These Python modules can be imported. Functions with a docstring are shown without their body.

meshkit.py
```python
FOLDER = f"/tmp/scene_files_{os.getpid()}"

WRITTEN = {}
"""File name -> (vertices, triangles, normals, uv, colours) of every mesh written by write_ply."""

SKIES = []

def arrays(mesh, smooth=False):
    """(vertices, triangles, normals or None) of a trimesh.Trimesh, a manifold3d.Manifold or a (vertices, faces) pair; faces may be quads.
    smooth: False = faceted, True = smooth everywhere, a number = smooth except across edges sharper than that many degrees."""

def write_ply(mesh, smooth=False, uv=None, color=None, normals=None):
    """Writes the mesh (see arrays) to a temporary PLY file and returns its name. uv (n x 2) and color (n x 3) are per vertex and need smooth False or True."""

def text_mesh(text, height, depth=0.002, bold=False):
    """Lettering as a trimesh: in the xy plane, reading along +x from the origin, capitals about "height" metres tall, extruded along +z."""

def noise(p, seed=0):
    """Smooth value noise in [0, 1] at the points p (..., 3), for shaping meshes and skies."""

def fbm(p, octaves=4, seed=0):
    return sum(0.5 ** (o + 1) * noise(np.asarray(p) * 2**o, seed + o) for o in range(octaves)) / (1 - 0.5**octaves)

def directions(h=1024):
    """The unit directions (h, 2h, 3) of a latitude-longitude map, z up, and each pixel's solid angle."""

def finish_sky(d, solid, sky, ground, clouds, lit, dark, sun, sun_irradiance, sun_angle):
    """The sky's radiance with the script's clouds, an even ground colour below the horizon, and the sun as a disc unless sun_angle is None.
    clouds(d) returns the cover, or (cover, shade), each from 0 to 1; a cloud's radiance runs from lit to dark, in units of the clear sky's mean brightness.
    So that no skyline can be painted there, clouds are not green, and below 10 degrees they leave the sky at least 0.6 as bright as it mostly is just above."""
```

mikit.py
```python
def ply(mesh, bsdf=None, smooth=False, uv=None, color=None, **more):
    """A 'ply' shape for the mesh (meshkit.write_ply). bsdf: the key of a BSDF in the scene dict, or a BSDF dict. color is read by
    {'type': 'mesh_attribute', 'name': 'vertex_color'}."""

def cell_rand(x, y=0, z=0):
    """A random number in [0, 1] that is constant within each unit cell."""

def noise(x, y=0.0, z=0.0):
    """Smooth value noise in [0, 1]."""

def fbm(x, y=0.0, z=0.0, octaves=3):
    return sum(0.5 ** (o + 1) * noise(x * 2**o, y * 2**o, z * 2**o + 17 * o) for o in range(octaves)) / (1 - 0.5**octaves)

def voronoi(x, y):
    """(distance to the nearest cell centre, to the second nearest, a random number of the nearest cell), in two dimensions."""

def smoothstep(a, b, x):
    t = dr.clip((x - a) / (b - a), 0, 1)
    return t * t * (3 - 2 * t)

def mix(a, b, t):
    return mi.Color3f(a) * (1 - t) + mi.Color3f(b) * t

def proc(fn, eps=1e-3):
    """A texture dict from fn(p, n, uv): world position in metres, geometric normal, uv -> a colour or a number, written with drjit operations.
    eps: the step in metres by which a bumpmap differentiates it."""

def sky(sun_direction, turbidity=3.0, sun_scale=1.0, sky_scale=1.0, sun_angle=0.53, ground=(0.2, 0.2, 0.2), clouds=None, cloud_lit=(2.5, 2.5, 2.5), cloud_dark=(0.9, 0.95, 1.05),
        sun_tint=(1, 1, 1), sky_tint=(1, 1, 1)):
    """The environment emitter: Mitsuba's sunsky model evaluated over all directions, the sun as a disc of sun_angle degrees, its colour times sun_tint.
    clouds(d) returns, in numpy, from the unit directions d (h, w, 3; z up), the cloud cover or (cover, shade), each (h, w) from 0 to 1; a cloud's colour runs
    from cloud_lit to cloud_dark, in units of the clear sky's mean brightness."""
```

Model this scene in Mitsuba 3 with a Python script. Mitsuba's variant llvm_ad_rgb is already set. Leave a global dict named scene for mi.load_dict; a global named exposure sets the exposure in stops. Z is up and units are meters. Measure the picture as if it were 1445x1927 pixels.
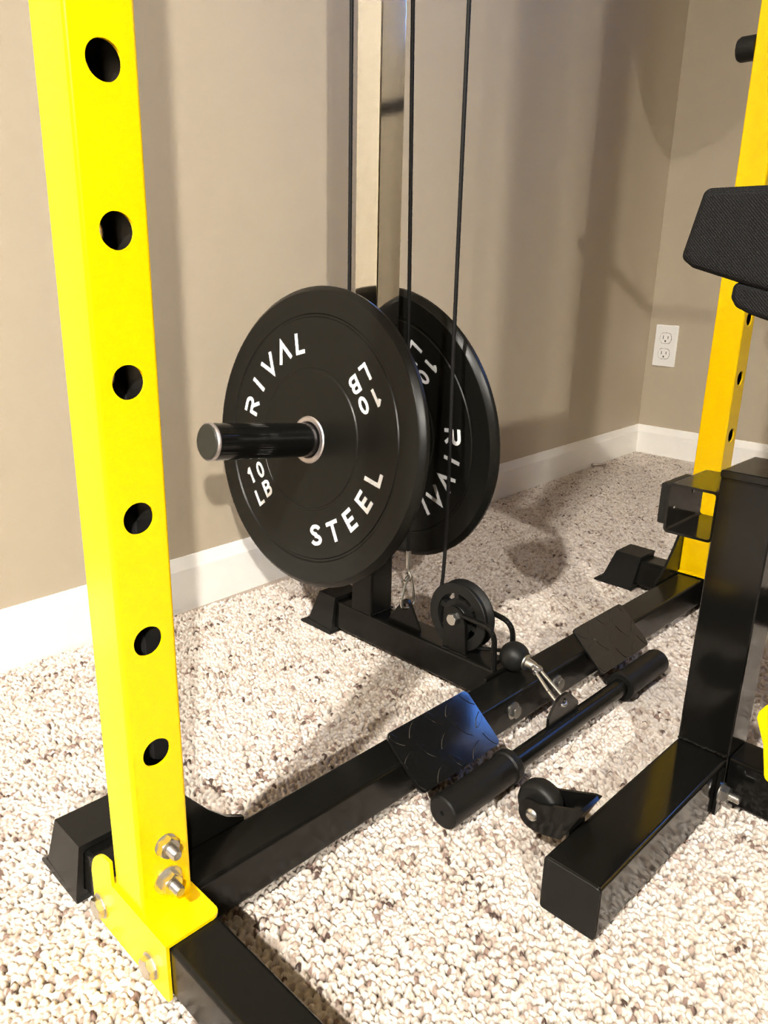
import math, numpy as np, trimesh, manifold3d as m3, mitsuba as mi, drjit as dr
import mikit, meshkit
from mikit import noise, fbm, mix, smoothstep, cell_rand
from shapely.geometry import Polygon, LineString, Point, box as sbox
from shapely.ops import unary_union
from shapely import affinity
from scipy.spatial import cKDTree
T = mi.ScalarTransform4f
scene, labels = {}, {}

# ------------------------------------------------------------------ camera, sky, lamps, exposure
W, H, F = 1445, 1927, 1465.4
EYE = np.array([-0.24942, -0.53031, 0.62143])
FWD = np.array([0.68241763, 0.66666584, -0.2997713])
UP = np.array([0.19861203, 0.2255643, 0.95376832])
scene['camera'] = {'type': 'perspective', 'fov_axis': 'x', 'fov': 2 * math.degrees(math.atan(W / 2 / F)), 'near_clip': 0.01, 'far_clip': 100.0,
                   'to_world': T().look_at(origin=EYE.tolist(), target=(EYE + FWD).tolist(), up=UP.tolist())}
scene['sky'] = mikit.sky([-0.3, 0.5, 0.8], turbidity=3.0, sun_scale=0.0, sky_scale=50.0, sky_tint=(0.55, 0.85, 1.35))
CEIL = 2.40
LAMPS = [(-1.95, -3.10, 9000.0, (-.75, .67, .15), 'farther from', .115), (-1.70, -0.62, 4700.0, (.55, .15, .15), 'nearer', .080), (0.90, -2.70, 800.0, (2.39, -1.5, 1.2), 'nearest', .085)]      # ceiling spotlights: x, y, radiance, aim
WARM = (1.0, 0.945, 0.86)
exposure = 0.14

# ------------------------------------------------------------------ helpers
def numbered(key):
    if key not in scene and key not in labels and not any(k.startswith(key + '__') for k in scene):
        return key
    n = 1
    while True:
        k = f'{key}_{n:03d}'
        if k not in scene and k not in labels and not any(q.startswith(k + '__') for q in scene):
            return k
        n += 1

def thing(name, label, cat, group=None):
    k = numbered(name)
    labels[k] = {'label': label, 'category': cat}
    if group: labels[k]['group'] = group
    return k

def obj(name, mesh, mat, parent=None, label=None, smooth=35, kind=None, **more):
    key = numbered(parent + '__' + name if parent else name)
    if isinstance(mesh, m3.Manifold): mesh = man2tri(mesh)
    scene[key] = mikit.ply(mesh, mat, smooth=smooth, **more)
    if label or kind:
        labels.setdefault(key, {})
        if label: labels[key]['label'] = label
        if kind: labels[key]['kind'] = kind
    return key

def man2tri(m):
    q = m.to_mesh()
    return trimesh.Trimesh(np.array(q.vert_properties[:, :3]), np.array(q.tri_verts), process=False)

def tri2man(t):
    t = trimesh.Trimesh(t.vertices, t.faces, process=True); t.merge_vertices()
    return m3.Manifold(m3.Mesh(np.asarray(t.vertices, np.float32), np.asarray(t.faces, np.uint32)))

cat = trimesh.util.concatenate

def frame(axis, upv=(0, 0, 1)):
    z = np.asarray(axis, float); z = z / np.linalg.norm(z)
    x = np.cross(upv, z)
    if np.linalg.norm(x) < 1e-6: x = np.cross((0, 1, 0), z)
    x = x / np.linalg.norm(x); y = np.cross(z, x)
    return x, y, z

def put(mesh, o, x, y, z):
    M = np.eye(4); M[:3, 0], M[:3, 1], M[:3, 2], M[:3, 3] = x, y, z, o
    mesh = mesh.copy(); mesh.apply_transform(M); return mesh

def ext(poly, h):
    gs = getattr(poly, 'geoms', [poly])
    return cat([trimesh.creation.extrude_polygon(g, h, engine='earcut') for g in gs if g.area > 1e-12])

def rrect(x0, x1, y0, y1, r, q=5):
    return sbox(x0 + r, y0 + r, x1 - r, y1 - r).buffer(r, quad_segs=q) if r > 0 else sbox(x0, y0, x1, y1)

def prism(poly, axis, a, b):
    """poly given in the two other world axes (cyclic order y,z | z,x | x,y), extruded along axis from a to b"""
    t = ext(poly, b - a)
    E = np.eye(3); i = 'xyz'.index(axis)
    return put(t, E[i] * a, E[(i + 1) % 3], E[(i + 2) % 3], E[i])

def bevel_prism(poly, axis, a, b, c):
    """as prism, with the long edges left and the end rims chamfered by c"""
    def ring(p, d): return p.buffer(-d, join_style=2) if d else p
    cs = poly
    lo = man2tri(m3.Manifold.hull(tri2man(cat([ext(ring(cs, c), 1e-5), ext(cs, 1e-5).apply_translation([0, 0, c]),
         ext(cs, 1e-5).apply_translation([0, 0, b - a - c]), ext(ring(cs, c), 1e-5).apply_translation([0, 0, b - a - 1e-5])])))) if False else None
    pts = []
    for d, z in ((c, 0), (0, c), (0, b - a - c), (c, b - a)):
        g = np.array(ring(cs, d).exterior.coords); pts.append(np.c_[g, np.full(len(g), z)])
    t = trimesh.convex.convex_hull(np.vstack(pts))
    E = np.eye(3); i = 'xyz'.index(axis)
    return put(t, E[i] * a, E[(i + 1) % 3], E[(i + 2) % 3], E[i])

def cyl(p0, p1, r, n=32, c=0.0):
    p0, p1 = np.asarray(p0, float), np.asarray(p1, float); L = np.linalg.norm(p1 - p0)
    prof = [(0, 0), (r - c, 0), (r, c), (r, L - c), (r - c, L), (0, L)] if c else [(0, 0), (r, 0), (r, L), (0, L)]
    return lathe(prof, p0, p1 - p0, n)

def lathe(prof, o, axis, n=48):
    t = trimesh.creation.revolve(np.array(prof, float), sections=n)
    x, y, z = frame(axis)
    t = put(t, o, x, y, z)
    if t.volume < 0: t.invert()
    return t

def rod(pts, r, n=12, closed=False, caps=True):
    p = np.asarray(pts, float)
    if closed: p = np.vstack([p, p[:1]])
    t = np.gradient(p, axis=0)
    if closed: t[0] = t[-1] = p[1] - p[-2]
    t /= np.linalg.norm(t, axis=1, keepdims=True)
    a = np.cross(t[0], [0.3, 0.5, 0.8]); a /= np.linalg.norm(a)
    rows = []; ang = np.arange(n) * 2 * np.pi / n
    for k in range(len(p)):
        a = a - t[k] * (a @ t[k]); a /= np.linalg.norm(a); b = np.cross(t[k], a)
        rows.append(p[k] + r * (np.cos(ang)[:, None] * a + np.sin(ang)[:, None] * b))
    v = np.vstack(rows); f = []
    for k in range(len(p) - 1):
        for j in range(n):
            q = k * n + j, k * n + (j + 1) % n, (k + 1) * n + (j + 1) % n, (k + 1) * n + j
            f += [(q[0], q[1], q[2]), (q[0], q[2], q[3])]
    if caps and not closed:
        v = np.vstack([v, p[0], p[-1]]); i0, i1 = len(v) - 2, len(v) - 1; m = (len(p) - 1) * n
        for j in range(n):
            f += [(i0, (j + 1) % n, j), (i1, m + j, m + (j + 1) % n)]
    return trimesh.Trimesh(v, np.array(f), process=False)

def smooth_path(pts, n=40, closed=False):
    from scipy.interpolate import CubicSpline
    p = np.asarray(pts, float)
    if closed: p = np.vstack([p, p[:1]])
    s = np.r_[0, np.cumsum(np.linalg.norm(np.diff(p, axis=0), axis=1) ** 0.6)]
    c = CubicSpline(s, p, bc_type='periodic' if closed else 'natural')
    u = np.linspace(0, s[-1], n + 1)
    return c(u)[:-1] if closed else c(u)

def fillet_path(pts, r, q=6):
    p = [np.asarray(a, float) for a in pts]; out = [p[0]]
    for a, b, c in zip(p[:-2], p[1:-1], p[2:]):
        u, v = a - b, c - b; lu, lv = np.linalg.norm(u), np.linalg.norm(v); u, v = u / lu, v / lv
        d = min(r, lu * 0.49, lv * 0.49)
        for s in np.linspace(0, 1, q + 1):
            out.append((1 - s) ** 2 * (b + u * d) + 2 * s * (1 - s) * b + s * s * (b + v * d))
    return np.array(out + [p[-1]])

def hexbolt(o, axis, af=0.017, h=0.0065, washer=0.0, wr=0.012, stud=0.0, sr=0.005, nut=False):
    """hexagon head or nut standing on the surface at o, pointing along axis; returns (head, washer, stud)"""
    o = np.asarray(o, float); x, y, z = frame(axis)
    R = af / math.sqrt(3)
    hexp = Polygon([(R * math.cos(k * math.pi / 3 + 0.3), R * math.sin(k * math.pi / 3 + 0.3)) for k in range(6)])
    w = lathe([(0, 0), (wr, 0), (wr, washer), (0, washer)], o, axis, 32) if washer else None
    hx = tri2man(ext(hexp, h)); cone = tri2man(trimesh.creation.revolve(np.array([(0, -0.001), (R * 1.05, -0.001), (R * 1.05, h - 0.0018), (R * 0.86, h + 0.0001), (0, h + 0.0001)]), sections=36))
    head = put(man2tri(hx ^ cone), o + z * washer, x, y, z)
    st = None
    if stud:
        prof = [(0, 0)]; zz = 0.0
        while zz < stud - 0.0015:
            prof += [(sr * 0.9, zz), (sr, zz + 0.0005)]; zz += 0.00125
        prof += [(sr * 0.75, stud), (0, stud)]
        st = lathe(prof, o + z * (washer + h), axis, 20)
    return head, w, st

def sq_tube(axis, a, b, u0, u1, v0, v1, r=0.004, wall=0.0, holes=()):
    p = rrect(u0, u1, v0, v1, r)
    if wall: p = p.difference(rrect(u0 + wall, u1 - wall, v0 + wall, v1 - wall, max(r - wall, 0.001)))
    t = prism(p, axis, a, b)
    if holes:
        m = tri2man(t)
        for h in holes: m = m - tri2man(h)
        t = man2tri(m)
    return t

# ------------------------------------------------------------------ materials
def lin(*c): return [((x / 255) / 12.92 if x / 255 < 0.04045 else ((x / 255 + 0.055) / 1.055) ** 2.4) for x in c]
def rgb(c): return {'type': 'rgb', 'value': list(c)}
def pr(key, base, rough, spec=0.5, metallic=0.0, **k):
    b = {'type': 'principled', 'base_color': base if isinstance(base, dict) else rgb(base), 'roughness': rough, 'specular': spec, 'metallic': metallic, **k}
    scene[key] = {'type': 'twosided', 'bsdf': b}
pr('yellow_paint', (0.88, 0.57, 0.001), 0.26, 0.3)
pr('black_paint', (0.0045, 0.0045, 0.004), 0.20, 0.24)
pr('black_gloss', (0.0045, 0.0045, 0.0042), 0.10, 0.28)
pr('plate_cap', (0.020, 0.021, 0.016), 0.45, 0.3)
pr('black_plate', (0.005, 0.005, 0.0048), 0.11, 1.0)
pr('black_rubber', (0.0075, 0.0075, 0.007), 0.45, 0.24)
pr('plate_rubber', (0.0055, 0.0055, 0.0045), 0.34, 0.24)
pr('white_print', (0.80, 0.80, 0.80), 0.45, 0.4)
pr('white_trim', (0.80, 0.78, 0.73), 0.35, 0.5)
pr('white_plastic', (0.80, 0.79, 0.76), 0.35, 0.5)
pr('dark_slot', (0.02, 0.02, 0.02), 0.6, 0.3)
pr('ceiling_paint', (0.75, 0.73, 0.69), 0.8, 0.2)
scene['chrome'] = {'type': 'twosided', 'bsdf': {'type': 'roughconductor', 'material': 'Ag', 'alpha': 0.006, 'distribution': 'ggx', 'specular_reflectance': rgb((.93, .93, .92))}}
scene['zinc'] = {'type': 'twosided', 'bsdf': {'type': 'roughconductor', 'material': 'Ag', 'alpha': 0.10, 'distribution': 'ggx', 'specular_reflectance': rgb((.70, .70, .69))}}
scene['steel_ring'] = {'type': 'twosided', 'bsdf': {'type': 'roughconductor', 'material': 'Cr', 'alpha': 0.22, 'distribution': 'ggx', 'specular_reflectance': rgb((1.0, 0.96, 0.9))}}
WALL = np.array([.42, .358, .265])
def wall_fn(p, n, uv):
    return mi.Color3f(*[float(c) for c in WALL]) * (0.985 + 0.03 * fbm(p.x * 9 + p.y * 7, p.z * 9, 0.0, 3))
def wall_h(p, n, uv):
    return fbm((p.x + p.y) * 160, p.z * 160, 0.0, 2)
scene['wall_paint'] = {'type': 'twosided', 'bsdf': {'type': 'bumpmap', 'arbitrary': mikit.proc(wall_h, eps=5e-4), 'scale': 0.00025,
     'bsdf': {'type': 'principled', 'base_color': mikit.proc(wall_fn), 'roughness': 0.55, 'specular': 0.35}}}
def vinyl_h(p, n, uv):
    k = 2 * math.pi / 0.0030
    return dr.abs(dr.sin((p.y + p.z) * k * 0.5)) * dr.abs(dr.sin((p.y - p.z) * k * 0.5)) + 0.4 * dr.abs(dr.sin(p.x * k * 0.7))
scene['vinyl'] = {'type': 'twosided', 'bsdf': {'type': 'bumpmap', 'arbitrary': mikit.proc(vinyl_h, eps=2e-4), 'scale': 0.0007,
     'bsdf': {'type': 'principled', 'base_color': rgb((0.008, 0.0082, 0.009)), 'roughness': 0.5, 'specular': 0.16}}}
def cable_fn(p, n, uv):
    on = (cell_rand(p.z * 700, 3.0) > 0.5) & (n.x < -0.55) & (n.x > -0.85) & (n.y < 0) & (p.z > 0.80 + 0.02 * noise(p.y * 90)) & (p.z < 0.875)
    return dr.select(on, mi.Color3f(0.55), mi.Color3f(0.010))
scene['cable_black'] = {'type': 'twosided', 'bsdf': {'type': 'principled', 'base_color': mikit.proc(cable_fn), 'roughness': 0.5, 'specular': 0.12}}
scene['carpet_loop'] = {'type': 'twosided', 'bsdf': {'type': 'diffuse', 'reflectance': {'type': 'mesh_attribute', 'name': 'vertex_color'}}}
pr('carpet_backing', (0.36, 0.30, 0.25), 0.9, 0.1)
scene['window_glass'] = {'type': 'thindielectric', 'int_ior': 1.5}

# ------------------------------------------------------------------ the room
WA, YW, XW = 0.0464, 0.656, 2.3901           # front of the left baseboard: y = YW + WA x ; front of the right baseboard at x = XW
XL, YB = -6.5, -7.5
def struct(name, mesh, mat, label, smooth=False, parent=None):
    return obj(name, mesh, mat, parent, label, smooth, 'structure')
def ylw(x): return YW + WA * x
TB = 0.013
struct('floor', prism(Polygon([(XL - .1, YB - .1), (XW + .3, YB - .1), (XW + .3, 1.0), (XL - .1, 1.0)]), 'z', -0.12, -0.0084), 'carpet_backing', 'floor slab under the beige carpet')
struct('wall_left', prism(Polygon([(XL - .1, ylw(XL) + TB), (XW + .1, ylw(XW) + TB), (XW + .1, ylw(XW) + TB + .1), (XL - .1, ylw(XL) + TB + .1)]), 'z', -0.1, CEIL + .1), 'wall_paint', 'beige painted wall behind the lat tower')
WIN = (-1.33, -0.45, 1.45, 2.08)             # basement window in the right wall: y0 y1 z0 z1
wr = sbox(YB - .1, -0.1, ylw(XW) + TB + .05, CEIL + .1).difference(sbox(*[WIN[i] for i in (0, 2, 1, 3)]))
struct('wall_right', prism(wr, 'x', XW + TB, XW + TB + .12), 'wall_paint', 'beige painted wall holding the power outlet')
struct('wall_rear', prism(sbox(XL, YB - .1, XW + .1, YB), 'z', -0.1, CEIL + .1), 'wall_paint', 'beige wall behind the camera')
struct('wall_far', prism(sbox(XL - .1, YB, XL, 0.75), 'z', -0.1, CEIL + .1), 'wall_paint', 'beige wall on the far side of the room')
struct('ceiling', prism(sbox(XL - .1, YB - .1, XW + .3, 1.0), 'z', CEIL, CEIL + .1), 'ceiling_paint', 'white ceiling')
def base_profile(hb):
    return [(0, -0.0084), (TB, -0.0084), (TB, hb * .74), (TB * .82, hb * .78), (TB * .70, hb * .86), (TB * .42, hb * .95), (TB * .3, hb), (0, hb)]
HB = 0.098
def base_run(p0, p1, nrm):
    p0, p1 = np.array([*p0, 0.]), np.array([*p1, 0.]); nrm = np.array([*nrm, 0.])
    pr_ = [np.array(nrm) * d + np.array([0, 0, 1]) * z for d, z in base_profile(HB)]
    v = np.vstack([[p0 + q for q in pr_], [p1 + q for q in pr_]]); n = len(pr_)
    f = [(i, (i + 1) % n, n + (i + 1) % n) for i in range(n)] + [(i, n + (i + 1) % n, n + i) for i in range(n)]
    f += [(0, i + 1, i) for i in range(1, n - 1)] + [(n, n + i, n + i + 1) for i in range(1, n - 1)]
    t = trimesh.Trimesh(v, np.array(f), process=False)
    t.fix_normals(); return t
struct('baseboard_left', base_run((XL, ylw(XL) + TB), (XW + TB, ylw(XW) + TB), (0, -1)), 'white_trim', 'white baseboard along the left wall', 40)
struct('baseboard_right', base_run((XW + TB, ylw(XW) + TB), (XW + TB, YB), (-1, 0)), 'white_trim', 'white baseboard along the right wall', 40)
fr = sbox(WIN[0], WIN[2], WIN[1], WIN[3])
struct('window_1', prism(fr.difference(sbox(WIN[0] + .04, WIN[2] + .04, WIN[1] - .04, WIN[3] - .04)), 'x', XW + .03, XW + .09), 'white_trim', 'basement window frame')
struct('pane', prism(sbox(WIN[0] + .04, WIN[2] + .04, WIN[1] - .04, WIN[3] - .04), 'x', XW + .058, XW + .062), 'window_glass', None, parent='window_1') if False else None
pane = trimesh.Trimesh([[XW + .06, WIN[0] + .04, WIN[2] + .04], [XW + .06, WIN[1] - .04, WIN[2] + .04], [XW + .06, WIN[1] - .04, WIN[3] - .04], [XW + .06, WIN[0] + .04, WIN[3] - .04]], [[0, 1, 2], [0, 2, 3]], process=False)
obj('pane', pane, 'window_glass', 'window_1', None, False)

# spot heads hanging from the ceiling, aimed at the rack
for lx, ly, power, tgt, where, deep in LAMPS:
    t = thing('ceiling_spotlight', 'white ceiling spotlight aimed at the right wall' if where == 'nearest' else f'white ceiling spotlight aimed at the rack, {where} the left wall', 'spotlight')
    o = np.array([lx, ly, CEIL - 0.13]); ax = np.array(tgt) - o; ax /= np.linalg.norm(ax)
    obj('canopy', cyl((lx, ly, CEIL - .022), (lx, ly, CEIL - .0002), .055, 36, .003), 'white_plastic', t)
    obj('stem', cyl((lx, ly, CEIL - .13), (lx, ly, CEIL - .022), .007, 16), 'white_plastic', t)
    obj('housing', lathe([(0, -.075), (.050, -.075), (.066, -.055), (.066, deep), (.0635, deep), (.0635, -.045), (0, -.045)], o, ax, 48), 'white_plastic', t)
    dsk = lathe([(0, 0), (.052, 0), (.052, -.004), (0, -.004)], o, ax, 40)
    k = obj('lens', dsk, 'white_plastic', t, smooth=False)
    scene[k]['emitter'] = {'type': 'area', 'radiance': rgb([power * c for c in WARM])}

# carpet: berber loops as a height field, each loop its own tone
def carpet():
    rng = np.random.default_rng(7)
    pitch = 0.0059
    x0, x1, y0, y1 = -1.60, XW + .004, -1.60, 0.775
    gx, gy = np.meshgrid(np.arange(x0 - .02, x1 + .02, pitch), np.arange(y0 - .02, y1 + .02, pitch * .8))
    gx = gx + (np.arange(gx.shape[0]) % 2)[:, None] * pitch * .5
    c = np.c_[gx.ravel(), gy.ravel()] + rng.normal(0, pitch * .22, (gx.size, 2))
    n = len(c); ang = rng.uniform(0, np.pi, n); el = rng.uniform(1.0, 1.75, n); hh = rng.normal(0, .0006, n); rr = rng.uniform(.85, 1.1, n)
    tones = np.array([lin(236, 227, 217), lin(226, 214, 202), lin(208, 194, 180), lin(184, 166, 154), lin(148, 126, 116), lin(92, 76, 70)])
    big = meshkit.noise(np.c_[c * 55, np.zeros(n)], 3)
    u = rng.uniform(0, 1, n) * .82 + big * .3
    tone = 0.86 * tones[np.searchsorted([.52, .74, .88, .965, 1.02], u)] * rng.uniform(.9, 1.06, (n, 1))
    tree = cKDTree(c)
    def patch(ax, bx, ay, by, s):
        nx, ny = int((bx - ax) / s) + 1, int((by - ay) / s) + 1
        X, Y = np.meshgrid(np.linspace(ax, bx, nx), np.linspace(ay, by, ny)); P = np.c_[X.ravel(), Y.ravel()]
        Yl = ylw(P[:, 0]) + .004
        P[:, 1] = np.minimum(P[:, 1], Yl)
        _, idx = tree.query(P, k=4)
        d = P[:, None] - c[idx]; ca, sa = np.cos(ang[idx]), np.sin(ang[idx])
        q = np.sqrt(((d[..., 0] * ca + d[..., 1] * sa) / (el[idx] ** .5)) ** 2 + ((-d[..., 0] * sa + d[..., 1] * ca) * el[idx] ** .5) ** 2) / (pitch * .63 * rr[idx])
        z = np.sqrt(np.maximum(1 - q ** 2, 0)) * .0076 + hh[idx] * 1.0
        z = np.where(q < 1, z, 0.0)
        b = np.argmax(z, 1); k = np.arange(len(P))
        zz = z[k, b] - .0080
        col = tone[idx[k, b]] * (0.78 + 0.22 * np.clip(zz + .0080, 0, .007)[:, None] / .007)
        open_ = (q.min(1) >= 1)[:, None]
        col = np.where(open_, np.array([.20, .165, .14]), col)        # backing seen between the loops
        ii = np.arange(nx * ny).reshape(ny, nx); a, bq, cq, dq = ii[:-1, :-1].ravel(), ii[:-1, 1:].ravel(), ii[1:, 1:].ravel(), ii[1:, :-1].ravel()
        return np.c_[P, zz], np.vstack([np.c_[a, bq, cq], np.c_[a, cq, dq]]), col
    parts = [patch(-.30, .80, -.50, .66, .00150), patch(.80, XW + .004, -.50, .775, .0030), patch(-1.60, XW + .004, -1.60, -.50, .0045), patch(-1.60, -.30, -.50, .66, .0045)]
    V, Fc, C, o = [], [], [], 0
    for v, f, col in parts: V.append(v); Fc.append(f + o); C.append(col); o += len(v)
    return np.vstack(V), np.vstack(Fc), np.vstack(C)
cv, cf, cc = carpet()
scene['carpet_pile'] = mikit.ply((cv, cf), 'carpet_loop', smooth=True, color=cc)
labels['carpet_pile'] = {'label': 'cream and brown flecked berber carpet covering the floor', 'category': 'carpet', 'kind': 'stuff'}

# ------------------------------------------------------------------ power rack with lat tower
rack = thing('power_rack', 'power rack with yellow uprights on black base tubes and a cable tower', 'power rack')
D, ZB, ZT = 1.1729, 0.0115, 0.066
CY0, CY1, CZ0, CZ1 = 0.0, 0.050, 0.012, 0.064        # crossmember section
UPH = 2.10
def upright(x0, dz):
    hz = [0.2252 + dz + 0.10405 * k for k in range(18)]
    holes = [cyl((x0 + .025, -.02, z), (x0 + .025, .07, z), .0128, 40) for z in hz if z < UPH - .05]
    return sq_tube('z', ZT + .003, UPH, x0, x0 + .05, 0.0, 0.0505, .0035, .0028, holes)
pr('bare_steel', (0.022, 0.021, 0.020), 0.5, 0.3)
def inner_wall(x0, dz):
    holes = [cyl((x0 + .025, -.02, z), (x0 + .025, .07, z), .0134, 24) for z in [0.2252 + dz + 0.10405 * k for k in range(18)] if z < UPH - .05]
    return sq_tube('z', ZT + .004, UPH - .001, x0 + .0029, x0 + .0471, 0.0029, 0.0476, .001, .0008, holes)
yl = obj('upright', upright(0.0, 0.0), 'yellow_paint', rack, 'tall yellow square upright with a row of round holes, nearest the camera', smooth=30)
obj('inner_wall', inner_wall(0.0, 0.0), 'bare_steel', yl, smooth=30)
yr = obj('upright', upright(D, 0.012), 'yellow_paint', rack, 'yellow square upright behind the bench pad', smooth=30)
obj('inner_wall', inner_wall(D, 0.012), 'bare_steel', yr, smooth=30)
for x0, dy, lab in ((0.0, 0.0, 'left'), (D, 0.012, 'right')):
    obj('base_tube', bevel_prism(rrect(ZB, ZT - .0005, x0 + .0005, x0 + .0505, .005), 'y', -1.30, 0.165 + dy, .0004), 'black_paint', rack)
    # rubber foot cap over the tube's end, flared to a lip at the floor
    def cap_pts(y0, y1, yf, lip, xa, xb, zt):
        c = []
        for x, e in ((xa, -1), (xb, 1)):
            c += [(x - e * -.0, y0, zt), (x, y1, zt), (x + e * .004, yf, .006), (x + e * .004, y0 + .012, .006)]
        return c
    a = trimesh.convex.convex_hull(np.array(cap_pts(.115 + dy, .170 + dy, .196 + dy, 0, x0 - .005, x0 + .0555, .0745)))
    b = trimesh.convex.convex_hull(np.array([(x0 - .009, .126 + dy, .0), (x0 + .0595, .126 + dy, .0), (x0 - .009, .126 + dy, .004), (x0 + .0595, .126 + dy, .004), (x0 - .009, .211 + dy, 0), (x0 + .0595, .211 + dy, 0), (x0 - .009, .211 + dy, .003), (x0 + .0595, .211 + dy, .003), (x0 - .009, .197 + dy, .012), (x0 + .0595, .197 + dy, .012), (x0 - .009, .128 + dy, .007), (x0 + .0595, .128 + dy, .007)]))
    m = (tri2man(a) + tri2man(b)) - tri2man(sq_tube('y', .100, .150 + dy, ZB - .0006, ZT + .0006, x0 - .0006, x0 + .0516, .005))
    obj('foot_cap', m, 'black_rubber', rack, 'flared black rubber foot cap', smooth=25)
    # yellow angle bracket joining upright and base tube
    s = 1 if x0 == 0 else -1
    bx = (lambda u: x0 + u) if s == 1 else (lambda u: x0 + .05 - u)
    top = rrect(-.003, .0525, -.044, .060, .009).union(sbox(-.003, -.044, .01, .06))
    top = affinity.translate(top, 0, 0)
    if s == -1: top = affinity.translate(affinity.scale(top, -1, 1, origin=(0, 0)), .05, 0)
    br = tri2man(prism(affinity.translate(top, x0, 0), 'z', ZT + .0002, ZT + .0034))
    ear_ = Polygon([(.0518, .0062), (.094, .0062), (.094, .055)] + [(.0540 + .040 * math.cos(t), .055 + .040 * math.sin(t)) for t in np.linspace(0, math.pi / 2, 12)] + [(.0518, .095), (.0518, .07)])
    side = rrect(-.044, .060, .0062, ZT + .0034, .006).union(sbox(-.044, .040, .04, ZT + .0034)).union(ear_).difference(sbox(.0506, ZT + .0034, .0517, .1))
    xa, xb = sorted((bx(-.0034), bx(-.0002)))
    br = br + tri2man(prism(side, 'x', xa, xb))
    obj('base_bracket', br, 'yellow_paint', rack, 'yellow angle bracket bolted over the base tube', smooth=30)
    for yy in (.078, -.016):
        hd, w, st = hexbolt((bx(-.0035), yy, .029), (-s, 0, 0), .018, .0065, .0016, .0125)
        b = obj('bolt', cat([hd, w]), 'zinc', rack)
    for zz, wr_ in ((.1305 + .006 * (s < 0), 0), (.0925 + .006 * (s < 0), .0135)):
        hd, w, st = hexbolt((x0 + .0262, -.0002, zz), (0, -1, 0), .0175, .0085, .0015 if wr_ else .0005, wr_ or .0105, .0115, .0052)
        obj('nut', cat([q for q in (hd, w) if q is not None]), 'zinc', rack)
        obj('bolt', st, 'zinc', rack)
    # gusset plate with a hollow curve, behind the upright
    g = [(0.0, .160), (.014, .146), (.029, .124), (.052, .096), (.072, .077), (.094, CZ1 + .001), (.094, .03), (-.045, .03), (-.045, .160)]
    gp = Polygon([((x0 + .05 + a) if s == 1 else (x0 - a), z) for a, z in g])
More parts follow.
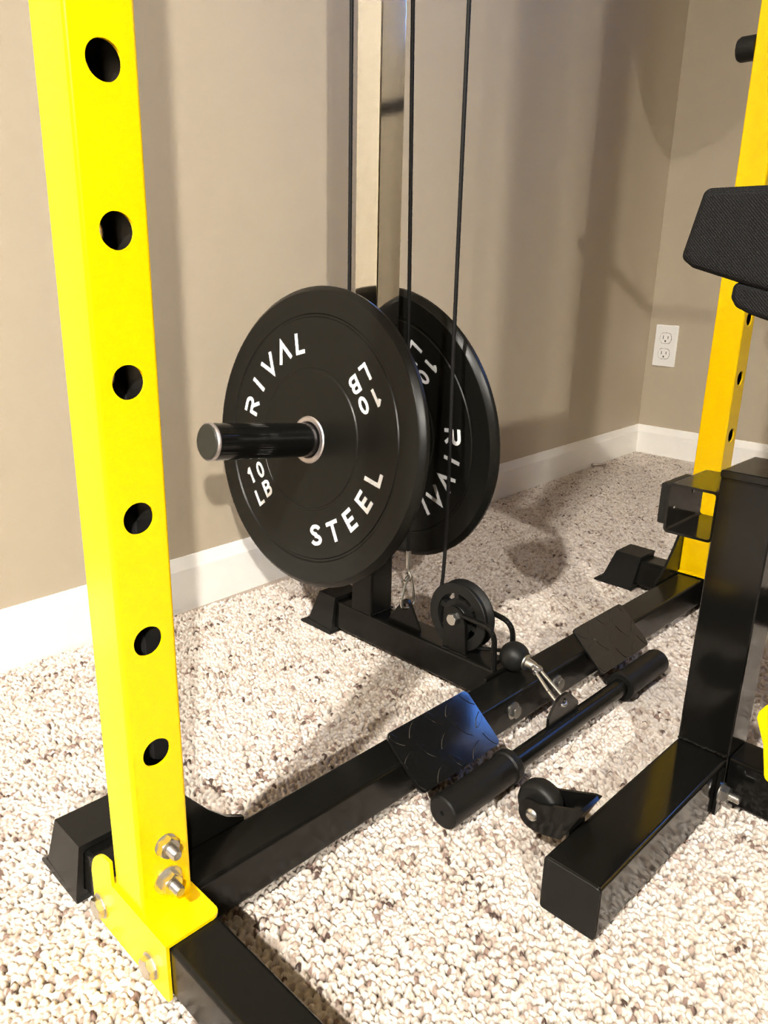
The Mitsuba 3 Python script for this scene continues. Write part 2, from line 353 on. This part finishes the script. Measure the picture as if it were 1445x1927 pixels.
    t = prism(affinity.rotate(Polygon([(z, x) for x, z in gp.exterior.coords]), 0), 'y', .0506, .0556)
    obj('gusset', t, 'black_paint', rack, smooth=20)
obj('crossmember', bevel_prism(rrect(CZ0, CZ1, .0508, D - .0008, .0) if False else rrect(CY0, CY1, CZ0, CZ1, .0045), 'x', .0512, D - .0008, .0003), 'black_paint', rack)

# the front half of the rack, out of view, with its side rails
YFR = -1.17
for x0 in (0.0, D):
    obj('upright', sq_tube('z', ZT + .003, UPH, x0, x0 + .05, YFR, YFR + .05, .0035, .0028), 'yellow_paint', rack, smooth=30)
    obj('top_rail', sq_tube('y', YFR + .0502, -.0002, UPH - .052, UPH - .002, x0, x0 + .05, .004), 'black_paint', rack)
obj('safety_bar', cyl((D + .025, YFR + .0502, .980), (D + .025, -.0004, .980), .0158, 32), 'black_gloss', rack)
# foot plates with raised lens-shaped treads, leaning on the crossmember's front edge
def foot_plate(xa, xb, turn):
    p0, p1 = np.array([0, .0265, .0905]), np.array([0, -.0320, .0365])
    ct, st_ = math.cos(math.radians(turn)), math.sin(math.radians(turn)); pc = np.array([0, 0, .0650])
    p0, p1 = [pc + np.array([0, (q - pc)[1] * ct + (q - pc)[2] * st_, -(q - pc)[1] * st_ + (q - pc)[2] * ct]) for q in (p0, p1)]
    d = p1 - p0; L = np.linalg.norm(d); d /= L; nrm = np.cross([1., 0, 0], d); nrm = nrm if nrm[1] < 0 else -nrm
    off = nrm * 0.0022
    w = xb - xa
    poly = rrect(0, w, 0, L, .008, 8)
    x, y = np.array([1., 0, 0]), d
    z = np.cross(x, y); sgn = 1 if z @ nrm > 0 else -1
    base = np.array([xa, p0[1], p0[2]]) + nrm * .0002
    plate = put(ext(poly, .0032), base - (0 if sgn > 0 else 1) * z * 0, x, y, z * 1.0) if sgn > 0 else put(ext(poly, .0032), base + nrm * .0032, x, y, z)
    treads = []
    a, bq = .0165, .0042
    lens = Point(0, a * a / (2 * bq) - bq / 2).buffer(a * a / (2 * bq) + bq / 2, quad_segs=64).intersection(Point(0, -a * a / (2 * bq) + bq / 2).buffer(a * a / (2 * bq) + bq / 2, quad_segs=64))
    k = 0
    for i in range(5):
        for j in range(3):
            cx, cy = .008 + i * .0335, .009 + j * .0310 + (.000 if i % 2 else .0)
            rot = -32 if (i + j) % 2 else 58
            q = affinity.translate(affinity.rotate(lens, rot, origin=(0, 0)), cx, cy).intersection(poly.buffer(-.0015))
            if q.area < 1e-5: continue
            q2 = q.buffer(-.0007)
            if q2.geom_type != 'Polygon' or q2.area < 1e-5: continue
            lo, hi = np.array(q.exterior.coords), np.array(q2.exterior.coords)
            hull = trimesh.convex.convex_hull(np.vstack([np.c_[lo, np.zeros(len(lo))], np.c_[hi, np.full(len(hi), .0008)]]))
            treads.append(trimesh.Trimesh((base + nrm * .0032) + hull.vertices[:, :1] * x + hull.vertices[:, 1:2] * y + hull.vertices[:, 2:] * nrm, hull.faces if sgn > 0 else hull.faces[:, ::-1], process=False))
    if sgn < 0:
        pv = ext(poly, .0032); plate = trimesh.Trimesh(base + pv.vertices[:, :1] * x + pv.vertices[:, 1:2] * y + pv.vertices[:, 2:] * nrm, pv.faces[:, ::-1], process=False)
    return plate, treads
for xa, xb, lab in ((.3305, .4820, 'black diamond tread foot plate catching a blue window reflection'), (.7405, .8900, 'dull black diamond tread foot plate nearer the far end of the crossmember')):
    pl, tr = foot_plate(xa, xb, 3.0 if xa < .5 else 0.0)
    k = obj('foot_plate', pl, 'black_plate', rack, lab, smooth=30)
    for q in tr: obj('tread', q, 'black_plate', k, smooth=False)
for xx in (.5575, .667):
    hd, w, st = hexbolt((xx, CY0 - .0001, .040), (0, -1, 0), .0175, .007, .0016, .0125)
    obj('bolt', cat([hd, w]), 'zinc', rack, 'zinc hex bolt on the crossmember')

# tower base, post and chrome guide
TX0, TX1, PY0, PY1 = .5893, .6393, .3138, .3630
obj('tower_base', bevel_prism(rrect(.012, .064, TX0, TX1, .0045), 'y', .0505, .437, .0003), 'black_paint', rack)
obj('joint_plate', prism(rrect(.018, .0665, .560, .668, .003), 'y', .0503, .0545), 'black_paint', rack)
a = trimesh.convex.convex_hull(np.array([(x, y, z) for x0_, e in ((TX0 - .005, -1), (TX1 + .005, 1)) for x, y, z in ((x0_, .3985, .0715), (x0_, .440, .0715), (x0_ + e * .004, .468, .006), (x0_ + e * .004, .405, .006))]))
b = trimesh.convex.convex_hull(np.array([(x, y, z) for x in (TX0 - .010, TX1 + .010) for y, z in ((.4065, 0), (.4065, .004), (.486, 0), (.486, .003), (.470, .012), (.408, .008))]))
obj('foot_cap', (tri2man(a) + tri2man(b)) - tri2man(sq_tube('y', .38, .425, .0114, .0646, TX0 - .0006, TX1 + .0006, .005)), 'black_rubber', rack, 'flared black rubber foot cap', smooth=25)
obj('tower_post', sq_tube('z', .0642, .330, TX0, TX1, PY0, PY1, .004), 'black_paint', rack)
obj('guide_post', sq_tube('z', .3302, 2.15, TX0 + .0006, TX1 - .0006, PY0 + .0006, PY1 - .0006, .0022), 'chrome', rack, 'mirror bright chrome square guide post')
def bead(p0, p1, r, seed, n=26):
    rng = np.random.default_rng(seed); p0, p1 = np.array(p0, float), np.array(p1, float)
    out = []
    for k in range(n):
        s = trimesh.creation.icosphere(1, r * rng.uniform(.75, 1.2)); s.apply_scale([1, 1, .8]); s.apply_translation(p0 + (p1 - p0) * (k + .5) / n + rng.normal(0, r * .15, 3)); out.append(s)
    return cat(out)
obj('weld_bead', bead((TX0, PY0 - .0005, .066), (TX1, PY0 - .0005, .066), .0026, 3), 'black_gloss', rack, smooth=True)
# anchor tab with an eye
tab = Polygon([(.285, .0635), (.272, .070), (.256, .105), (.2465, .115), (.238, .105), (.2165, .072), (.2165, .0635)]).buffer(-.004).buffer(.004)
tab = Polygon([(.288, .0638), (.2585, .104), (.2520, .1115), (.2440, .1130), (.2375, .1075), (.2160, .0700), (.2160, .0638)]).difference(Point(.2455, .1010).buffer(.0062))
obj('anchor_tab', prism(tab, 'x', .6015, .6060), 'black_paint', rack)
# pulley on two ears, with guard loops
PC = np.array([.6143, .1425, .1175]); PR = .0545
prof = [(PR - .006, -.0018), (PR - .0005, -.0085), (PR, -.0105), (PR - .001, -.0120), (PR - .0165, -.0118), (PR - .0175, -.006), (PR - .0175, .006), (PR - .0165, .0118), (PR - .001, .0120), (PR, .0105), (PR - .0005, .0085), (PR - .006, .0018), (PR - .006, -.0018)]
rim = tri2man(lathe(prof, PC, (1, 0, 0), 72))
hub = tri2man(lathe([(0, -.0135), (.0155, -.0135), (.0175, -.0115), (.0175, .0115), (.0155, .0135), (0, .0135)], PC, (1, 0, 0), 48))
hub = hub + tri2man(lathe([(0, -.009), (.0285, -.009), (.0285, .009), (0, .009)], PC, (1, 0, 0), 48))
spokes = m3.Manifold()
for k in range(6):
    an = k * math.pi / 3 + .35
    sp = prism(affinity.rotate(sbox(.010, -.0040, PR - .012, .0040), math.degrees(an), origin=(0, 0)), 'x', -.0085, .0085); sp.apply_translation(PC)
    spokes = spokes + tri2man(sp)
pk = obj('pulley', rim + hub + spokes, 'black_rubber', rack, 'black spoked cable pulley wheel', smooth=30)
for xa in (.5945, .6305):
    ear = Polygon([(.1105, .0638), (.1525, .0638), (.1625, .112)] + [(PC[1] + .0200 * math.cos(t), PC[2] + .0200 * math.sin(t)) for t in np.linspace(.0, math.pi, 15)] + [(.1200, .108)])
    ear = Polygon([(.1165, .0638), (.1600, .0638), (.1625, PC[2])] + [(PC[1] + .0200 * math.cos(t), PC[2] + .0200 * math.sin(t)) for t in np.linspace(.05, math.pi - .05, 15)] + [(.1205, PC[2] - .003)])
    obj('pulley_ear', prism(ear, 'x', xa, xa + .0040), 'black_paint', rack, smooth=25)
hd, w, st = hexbolt((.5945, PC[1], PC[2]), (-1, 0, 0), .0165, .0065)
obj('bolt', hd, 'zinc', rack, 'zinc hex bolt through the pulley')
for xa in (.5915, .6370):
    z0 = .0640
    p = fillet_path([(xa, .124, .1300), (xa, .0640, .1285 if xa < .6 else .1240), (xa, .0605, z0)], .022, 8)
    obj('cable_guard', rod(p, .0040, 14), 'black_gloss', rack, smooth=40)
obj('cross_pin', rod([(.5915, .062, .074), (.6370, .062, .074)], .0030, 10), 'black_gloss', rack)
for a_, b_, r_, sd, n_ in (((.5935, .113, .0650), (.5935, .162, .0650), .0022, 5, 22), ((.6355, .113, .0650), (.6355, .162, .0650), .0022, 6, 22), ((.5895, .0605, .0650), (.5945, .0605, .0650), .003, 7, 5)):
    obj('weld_bead', bead(a_, b_, r_, sd, n_), 'black_gloss', rack, smooth=True)
obj('storage_peg', cyl((D + .091, -.19, 1.53), (D + .25, -.19, 1.53), .0245, 28, .003), 'black_paint', rack)
# storage peg behind the right upright
obj('storage_peg', lathe([(0, 0), (.019, 0), (.019, .026), (.0165, .0305), (0, .0315)], (D + .016, .0506, .975), (0, 1, 0), 36), 'black_rubber', rack, 'stubby black peg behind the right upright')

# ------------------------------------------------------------------ weight carriage and its pegs
NA = np.array([1, .025, -.125]); NA /= np.linalg.norm(NA); CA = np.array([.498, .364, .3692])
NF = np.array([1, -.030, .090]); NF /= np.linalg.norm(NF); CF = np.array([.6735, .367, .3655])
car = thing('weight_carriage', 'black sliding weight carriage on the chrome post with a bar peg through the plates', 'weight carriage')
sl = rrect(TX0 - .008, TX1 + .008, PY0 - .008, PY1 + .008, .005).difference(rrect(TX0 - .001, TX1 + .001, PY0 - .001, PY1 + .001, .002))
obj('sleeve', prism(sl, 'z', .3303, .405), 'black_paint', car)
obj('cross_block', prism(rrect(TX0 - .006, TX1 + .006, PY1 + .009, PY1 + .034, .003), 'z', .335, .395), 'black_paint', car)
PEG = .0256
tip = CA - NA * .1835; root = CA + NA * .080
pegm = lathe([(0, 0), (PEG, 0), (PEG, .2635 - .0), (0, .2635)], tip + NA * .004, NA, 48)
obj('peg', pegm, 'black_gloss', car, smooth=40)
obj('end_cap', lathe([(0, 0), (PEG - .0035, 0), (PEG - .0008, .0022), (PEG + .0002, .0062), (0, .0062)], tip, NA, 48), 'plate_cap', car, smooth=30)
obj('rim_ring', lathe([(PEG - .0012, .0018), (PEG + .0006, .0040), (PEG + .0006, .0066), (PEG - .0012, .0066), (PEG - .0012, .0018)], tip, NA, 48), 'steel_ring', car, smooth=40)
obj('peg', lathe([(0, 0), (PEG, 0), (PEG, .16), (0, .16)], CF - NF * .022, NF, 40), 'black_gloss', car, smooth=40)

# ------------------------------------------------------------------ weight plates
def stroke(lines, w): return unary_union([LineString(l).buffer(w / 2, cap_style=2, join_style=1 if len(l) > 3 else 2, quad_segs=6) for l in lines])
def arc(cx, cy, rx, ry, a0, a1, n=14): return [(cx + rx * math.cos(math.radians(t)), cy + ry * math.sin(math.radians(t))) for t in np.linspace(a0, a1, n)]
w_ = .19; h_ = w_ / 2
GL = {   # letters in a unit-high box, stroke fonts
 'I': ([[(0, 0), (0, 1)]], .20),
 'V': ([[(-.42, 1), (0, .06), (.42, 1)]], .84),
 'A': ([[(-.42, 0), (0, .94), (.42, 0)]], .84),       # without a bar, as on the plate
 'L': ([[(0, 1), (0, h_)], [(-h_, h_), (.52, h_)]], .6),
 'R': ([[(-.36, 1 - h_), (.12, 1 - h_)] + arc(.10, .69, .24, .215, 88, -88, 12) + [(-.06, .475), (-.265, .475), (-.265, 0)], [(.02, .475), (.34, 0)]], .7),
 'S': ([arc(.0, .725, .27, .18, 20, 270, 16) + arc(.0, .275, .29, .18, 90, -160, 16)], .6),
 'T': ([[(0, 0), (0, 1)], [(-.38, 1 - h_), (.38, 1 - h_)]], .7),
 'E': ([[(0, 0), (0, 1)], [(0, 1 - h_), (.52, 1 - h_)], [(0, .5), (.46, .5)], [(0, h_), (.52, h_)]], .6),
 'B': ([[(0, 0), (0, 1)], [(0, 1 - h_), (.26, 1 - h_)] + arc(.28, .71, .20, .195, 80, -80, 8) + [(0, .515)], [(.2, .515)] + arc(.30, .305, .22, .21, 80, -80, 8) + [(0, h_)]], .6),
 '1': ([[(0, 0), (0, 1)], [(-.26, .70), (.0, .93)]], .3),
 '0': ([arc(.0, .5, .235, .405, 0, 360, 30)], .6),
}
CEN = {'L': .22, 'E': .22, 'B': .25}
def glyph(ch, hgt, wide=1.0):
    g = stroke(GL[ch][0], w_)
    g = affinity.translate(g, -CEN.get(ch, 0), -.5)
    return affinity.scale(g, hgt * wide, hgt, origin=(0, 0))
def place_glyph(ch, r, ang, rot, hgt, wide=1.0):
    g = affinity.rotate(glyph(ch, hgt, wide), rot, origin=(0, 0))
    a = math.radians(ang)
    return affinity.translate(g, r * math.cos(a), r * math.sin(a))
RO = .2275
def weight_plate(C, N, rot, label, words, seg):
    t = thing('weight_plate', label, 'weight plate', 'round rubber weight plates on the carriage')
    eu = np.cross(N, [0, 0, 1]); eu /= np.linalg.norm(eu); ev = np.cross(eu, N)
    th = .0215
    # profile from hub to rim; x = radius, z = depth from the front face (negative is proud)
    pf = [(.0355, .0), (.1030, .0), (.1050, .0014), (.1075, .0014), (.1085, .0006), (.1815, .0006), (.1830, .0022), (.1860, .0022), (.1880, .0), (RO - .0085, .0), (RO - .0065, .0012), (RO - .001, .0065), (RO, .0085), (RO, th - .0085), (RO - .001, th - .0065), (RO - .0065, th - .0012), (RO - .0085, th), (.0355, th), (.0355, .0)]
    obj('body', lathe(pf, C, N, 160), 'plate_rubber', t, smooth=22)
    obj('hub_ring', lathe([(.0268, -.0010), (.0285, -.0022), (.0340, -.0022), (.0360, -.0004), (.0360, th + .0004), (.0340, th + .0022), (.0285, th + .0022), (.0268, th + .001), (.0268, -.001)], C, N, 64), 'steel_ring', t, 'steel hub ring', smooth=30)
    def lay(g, name):
        e = ext(g, .0008)
        v = C + e.vertices[:, :1] * eu + e.vertices[:, 1:2] * ev - N * (e.vertices[:, 2:] - .0006 + .0002)
        m = trimesh.Trimesh(v, e.faces, process=False)
        if m.volume < 0: m.invert()
        obj(name, m, 'white_print', t, smooth=False)
    K, hgt = .1455, .0325
    for text, c0, outward in (('RIVAL', rot + 90, True), ('STEEL', rot - 90, False)):
        if text not in words: continue
        for i, ch in enumerate(text):
            if outward:
                an = c0 + (2 - i) * 15.6; r_ = an - 90
            else:
                an = c0 + (i - 2) * 15.9; r_ = an + 90
            lay(place_glyph(ch, K, an, r_, hgt, 1.0), 'letter')
    for c0 in (rot - 7.0, rot + 173.0):
        for line, da in (('10', -7.6), ('LB', 7.6)):
            for i, ch in enumerate(line):
                an = c0 + da; r = .1525 - .0250 * i
                lay(place_glyph(ch, r, an * 1.0, c0 + 180, .0275, .92), 'letter')
    return t
weight_plate(CA, NA, 46.0, 'black rubber weight plate with white lettering facing the camera in front of the post', ('RIVAL', 'STEEL'), True)
weight_plate(CF, NF, -117.5, 'black rubber weight plate half hidden behind the nearer plate and the chrome post', ('RIVAL', 'STEEL'), False)

t = thing('weight_plate', 'black rubber weight plate stored on the outer peg of the rack above the bench', 'weight plate')
obj('body', lathe([(.0265, 0), (.1815, 0), (.1835, .0016), (.186, .0016), (.188, 0), (RO - .008, 0), (RO, .008), (RO, .027), (RO - .008, .035), (.0265, .035), (.0265, 0)], (D + .11, -.19, 1.528), (1, 0, 0), 96), 'plate_rubber', t, smooth=22)

# ------------------------------------------------------------------ cables
cb = thing('lifting_cable', 'thin black cable left of the chrome post', 'cable', None)
obj('cord', rod([(.614, .4000, .395), (.614, .3995, 1.2), (.614, .399, 2.1)], .0029, 10), 'cable_black', cb, smooth=True)
cb1 = thing('lifting_cable', 'thin black cable beside the chrome post ending in a silver hook', 'cable')
MZ = [(.6045, .2475, .1830), (.608, .262, .40), (.614, .2722, .595), (.614, .281, .959), (.614, .305, 2.1)]
obj('cord', rod(smooth_path(MZ, 40), .0029, 10), 'cable_black', cb1, smooth=True)
obj('ferrule', cyl((.6040, .2470, .1660), (.6046, .2476, .1960), .0042, 20, .0008), 'zinc', cb1, 'silver crimp sleeve', smooth=40)
hook = smooth_path([(.6040, .2470, .1670), (.6045, .2450, .1600), (.6045, .2415, .1540), (.6045, .2435, .1470), (.6045, .2480, .1470), (.6045, .2500, .1520), (.6045, .2490, .1570)], 40)
obj('hook', rod(hook, .0022, 10), 'zinc', cb1, 'silver hook', smooth=True)
cb2 = thing('lifting_cable', 'thin black cable running down round the pulley to a black stopper ball', 'cable')
B0 = np.array([.6140, .0418, .0866]); BD = np.array([-.02, -.90, -.06]); BD /= np.linalg.norm(BD)
gr = PR - .0045
path = [(.614, .1822, 2.1), (.614, .1822, .941), (.614, .1800, .5)] + [(.6143, PC[1] + gr * math.cos(t), PC[2] + gr * math.sin(t)) for t in np.linspace(.45, -1.75, 14)] + [tuple(B0 - BD * .02)]
path = [(.614, .206, 2.1), (.614, .1850, .941), (.6142, .1838, .5)] + path[3:]
obj('cord', rod(np.vstack([path[:3], smooth_path(path[2:], 60)[1:]]), .0029, 10), 'cable_black', cb2, smooth=True)
ball = trimesh.creation.icosphere(4, .0218); ball.apply_translation(B0)
obj('ball_stopper', ball, 'black_rubber', cb2, 'round black rubber stopper ball', smooth=True)
fb = B0 + BD * .0195
obj('ferrule', lathe([(0, 0), (.0105, 0), (.0118, .0012), (.0112, .0030), (.0078, .0040), (.0074, .009), (.0066, .0150), (.0050, .019), (0, .019)], fb, BD, 32), 'zinc', cb2, 'silver end fitting', smooth=30)
E0 = fb + BD * .0205
eye = [E0 + np.array([0.0085 * math.cos(t), 0, 0]) * .55 + BD * (.0065 * math.sin(t)) + np.array([0, 0, .0]) for t in np.linspace(0, 2 * math.pi, 25)[:-1]]
obj('eye', rod(eye, .0028, 10, closed=True), 'zinc', cb2, smooth=True)

def carabiner(key, A, B, side, wt, wb, r, label):
    """pear shaped snap hook from A (narrow end) to B (wide end), lying in the plane of AB and side"""
    A, B, side = map(lambda q: np.asarray(q, float), (A, B, side)); z = B - A; L = np.linalg.norm(z); z /= L; side = side - z * (side @ z); side /= np.linalg.norm(side)
    def P(u, s): return A + z * (u * L) + side * s
    loop = []
    for t in np.linspace(math.pi, 2 * math.pi, 9): loop.append(P(0 + .09 * (1 + math.sin(t)) , wt * math.cos(t)))
    loop.append(P(.45, (wt + wb) / 2))
    for t in np.linspace(0, math.pi, 11): loop.append(P(1 - .17 * (1 - math.sin(t)), wb * math.cos(t)))
    c = thing('carabiner', label, 'carabiner')
    body = loop + [P(.62, -wb * .97)]
    obj('body', rod(smooth_path(body, 90), r, 12), 'zinc', c, smooth=True)
    obj('gate', rod([P(.14, -wt * 1.02), P(.64, -wb * .985)], r * .92, 12), 'zinc', c, smooth=40)
    pv = P(.14, -wt * 1.02); n = np.cross(z, side)
    obj('pivot', cyl(pv - n * r * 1.25, pv + n * r * 1.25, r * 1.25, 16, r * .2), 'zinc', c, smooth=30)
    return c
carabiner('carabiner', (.6040, .2445, .1535), (.6040, .2450, .0985), (1, 0, 0), .0068, .0150, .0023, 'silver carabiner hanging on the anchor tab of the tower base')

# ------------------------------------------------------------------ low row bar on the carpet
bar = thing('row_bar', 'short black straight bar with two rubber grips lying on the carpet', 'bar handle')
BY, BZ = -.0565, .0208
obj('shaft', cyl((.355, BY, BZ), (.862, BY, BZ), .0132, 36), 'black_paint', bar, smooth=40)
def grip(xa, xb, outer_first):
    R = .0206; L = abs(xb - xa)
    pf = [(.003, .004), (.003, .0), (R - .0025, 0), (R - .0005, .0018), (R, .005), (R - .0004, L - .014), (R + .0018, L - .012), (R + .0018, L - .002), (R + .0006, L), (.0134, L), (.0134, L - .006), (0, L - .006), (0, .004), (.003, .004)]
    return lathe(pf, (xa, BY, BZ), (xb - xa, 0, 0), 48)
obj('grip', grip(.3430, .4765, True), 'black_rubber', bar, smooth=30)
obj('grip', grip(.8790, .7558, True), 'black_rubber', bar, smooth=30)
tp = Polygon([(.030, .5620), (.050, .5610), (.0690, .5760), (.0735, .5840), (.0735, .6030), (.0690, .6110), (.0480, .6340), (.030, .6345)]).difference(Point(.0630, .5935).buffer(.0058))
obj('tab', prism(tp, 'y', -.0560, -.0520), 'black_paint', bar, smooth=20)
obj('weld_bead', bead((.563, -.0585, .0330), (.634, -.0585, .0330), .0020, 11, 40), 'black_gloss', bar, smooth=True)
carabiner('carabiner', E0 + np.array([-.002, .004, .002]), (.5935, -.0575, .0585), (1, .35, .2), .0044, .0078, .0029, 'silver carabiner joining the stopper ball to the row bar')

# ------------------------------------------------------------------ weight bench
bench = thing('weight_bench', 'black weight bench with a padded seat, mast and wheeled foot', 'weight bench')
FY0, FY1, FZ = -.2655, -.2020, .0635
obj('foot_tube', bevel_prism(rrect(FY0, FY1, .0008, FZ, .0045), 'x', .3285, .6245, .0010), 'black_gloss', bench)
obj('end_cap', bevel_prism(rrect(FY0 + .0005, FY1 - .0005, .0012, FZ - .0004, .004), 'x', .3262, .3284, .0008), 'black_rubber', bench, smooth=30)
mp = [(.6245, .0008), (.6345, .4005)]
mast = trimesh.convex.convex_hull(np.array([(x, y, z) for x, z in ((.6245, .001), (.6845, .001), (.6945, .402), (.6345, .402)) for y in (FY0 + .0015, FY1 - .0015)] + [(x, y, z) for x, z in ((.6265, .001), (.6825, .001), (.6925, .402), (.6365, .402)) for y in (FY0, FY1)]))
obj('mast', mast, 'black_gloss', bench, smooth=20)
obj('weld_bead', bead((.6255, FY0 + .002, .0655), (.6255, FY1 - .002, .0655), .0028, 21, 30), 'black_gloss', bench, 'lumpy weld bead', smooth=True)
obj('cross_tube', bevel_prism(rrect(.0010, .0635, .6300, .6830, .0045), 'y', -.70, FY0 - .0006, .0005), 'black_gloss', bench)
hd, w, st = hexbolt((.618, FY0 - .0008, .030), (0, -1, 0), .018, .0085, .0016, .0125, .013, .0054)
obj('tab', prism(rrect(.598, .6245, .0, .060, .002) if False else Polygon([(.0006, .598), (.060, .598), (.060, .6105), (.0006, .6105)]), 'y', -.2700, -.2662), 'black_gloss', bench)
hd, w, st = hexbolt((.6050, -.2702, .030), (0, -1, 0), .018, .0085, .0016, .0125, .013, .0054)
obj('nut', cat([hd, w]), 'zinc', bench); obj('bolt', st, 'zinc', bench)
# open receiver tube on the far side of the mast
RX0, RX1 = .6480, .7480
rp = rrect(-.1985, -.1370, .3165, .3795, .006).difference(rrect(-.1953, -.1402, .3197, .3763, .0035))
obj('receiver_tube', prism(rp, 'x', RX0, RX1), 'black_gloss', bench, 'open ended square receiver tube', smooth=30)
obj('rubber_bumper', bevel_prism(rrect(-.1368, -.1260, .3250, .3765, .003), 'x', RX0 + .004, RX0 + .070, .001), 'black_rubber', bench)
for xx, zz in ((.665, .345), (.715, .357)):
    obj('rivet', lathe([(0, -.0016), (.0016, -.0012), (.0026, 0), (0, 0)], (xx, -.1404, zz), (0, 1, 0), 16), 'zinc', bench)
obj('top_bracket', bevel_prism(rrect(-.300, -.2035, .4025, .4120, .003), 'x', .628, .725, .001), 'black_gloss', bench)
obj('support_post', bevel_prism(rrect(.66, .705, -.345, -.300, .004), 'z', .4122, .600, .001), 'black_gloss', bench)
obj('support_arm', bevel_prism(rrect(-.345, -.26, .385, .4022, .003), 'x', .662, .705, .001) if False else bevel_prism(rrect(.4122, .420, .655, .71, .003), 'y', -.36, -.245, .001), 'black_gloss', bench)
# pads: rounded, upholstered
def pad(polyA, xa, xb, r, bulge=.004):
    c = Polygon(polyA); inner = c.buffer(-r)
    g = np.array(inner.exterior.coords)[:-1]
    sph = trimesh.creation.icosphere(2, r)
    pts = np.vstack([sph.vertices + [x, a, b] for a, b in g for x in (xa + r, xb - r)])
    return trimesh.convex.convex_hull(pts)
k = obj('seat_pad', pad([(-.1745, .7020), (-.1590, .6365), (-.1720, .6275), (-.36, .5765), (-.50, .5560), (-.50, .6900), (-.30, .7020)], .548, .93, .0085), 'vinyl', bench, 'thick black textured vinyl pad', smooth=40)
obj('back_pad', pad([(-.2150, .6160), (-.2140, .6000), (-.2200, .5915), (-.2350, .5850), (-.50, .5100), (-.50, .575), (-.30, .600)], .552, .92, .006), 'vinyl', bench, 'smaller black vinyl pad under the seat pad', smooth=40)
# transport wheel
WC = np.array([.3925, -.1540, .0645])
for xa in (.3720, .4080):
    ac = np.array([-.1570, .0605]); ra = .0178
    arm = Polygon([(-.1935, .0505), (-.2000, .0640), (-.2150, .0960), (-.2080, .0955)] + [(ac[0] + ra * math.cos(t), ac[1] + ra * math.sin(t)) for t in np.linspace(math.radians(108), math.radians(-95), 18)] + [(-.1720, .0440)])
    obj('wheel_arm', prism(arm, 'x', xa, xa + .0036), 'black_gloss', bench, smooth=25)
obj('wheel_mount', prism(Polygon([(-.2000, .0636), (-.2145, .0940), (-.2110, .0960), (-.1960, .0636), (-.1985, .0500), (-.2018, .0500)]), 'x', .3757, .4079), 'black_gloss', bench, smooth=20)
wp = [(0.006, -.0120), (.0190, -.0120), (.0235, -.0100), (.0258, -.0050), (.0262, 0), (.0258, .0050), (.0235, .0100), (.0190, .0120), (.006, .0120), (.006, -.0120)]
obj('wheel', lathe(wp, WC, (1, 0, 0), 56), 'black_rubber', bench, 'small black caster wheel', smooth=50)
obj('bolt', lathe([(0, -.0038), (.0040, -.0035), (.0068, -.0016), (.0074, 0), (0, 0)], (.3720, -.1563, .0605), (1, 0, 0), 28), 'zinc', bench, 'round silver axle bolt', smooth=40)
# yellow plate at the right edge
yp = Polygon([(-.3260, .1000), (-.3185, .1411), (-.3075, .1687), (-.3082, .1770), (-.3150, .1884), (-.40, .26), (-.48, .26), (-.48, .10)]).buffer(-.008).buffer(.008)
obj('side_plate', prism(yp, 'x', .5580, .5620), 'yellow_paint', bench, 'bright yellow plate', smooth=30)
obj('plate_arm', bevel_prism(rrect(-.42, -.38, .11, .15, .003), 'x', .5622, .655, .001), 'black_gloss', bench)
obj('plate_strut', bevel_prism(rrect(.636, .676, -.42, -.38, .003), 'z', .0637, .109, .001) if False else bevel_prism(rrect(.6300, .6700, -.42, -.38, .003), 'z', .0637, .1098, .001), 'black_gloss', bench)

# ------------------------------------------------------------------ outlet and the loose pin
out = thing('wall_outlet', 'white duplex power outlet low on the right wall', 'outlet')
OY, OZ, XO = .7100, .3815, XW + TB
obj('cover_plate', pad([(OY - .0405, OZ - .0710), (OY + .0405, OZ - .0710), (OY + .0405, OZ + .0710), (OY - .0405, OZ + .0710)], XO - .0065, XO + .004, .0040), 'white_plastic', out, smooth=40)
for dz in (-.0265, .0265):
    f = Point(OY, OZ + dz).buffer(.0205, quad_segs=16).intersection(sbox(OY - .0205, OZ + dz - .0170, OY + .0205, OZ + dz + .0170))
    rc = obj('receptacle', prism(f, 'x', XO - .0082, XO - .0060), 'white_plastic', out, smooth=False)
    obj('seam', prism(f.buffer(.0011).difference(f.buffer(.0001)), 'x', XO - .0068, XO - .0063), 'dark_slot', rc, smooth=False)
    for dy, hh_, ww in ((.0085, .0105, .0026), (-.0085, .0085, .0026)):
        obj('slot', prism(sbox(OY + dy - ww / 2, OZ + dz + .003 - hh_ / 2, OY + dy + ww / 2, OZ + dz + .003 + hh_ / 2), 'x', XO - .0086, XO - .0081), 'dark_slot', rc, smooth=False)
    obj('slot', prism(Point(OY, OZ + dz - .0095).buffer(.0030), 'x', XO - .0086, XO - .0081), 'dark_slot', rc, smooth=False)
obj('screw', cyl((XO - .0075, OY, OZ), (XO - .0060, OY, OZ), .0035, 16), 'white_plastic', out)
pin = thing('metal_pin', 'small dull metal pin lying against the left baseboard', 'pin')
obj('shank', cyl((2.050, .7420, .0062), (2.098, .7240, .0062), .0042, 16, .0006), 'steel_ring', pin)
obj('head', cyl((2.044, .7442, .0066), (2.050, .7420, .0066), .0062, 16, .0008), 'steel_ring', pin)
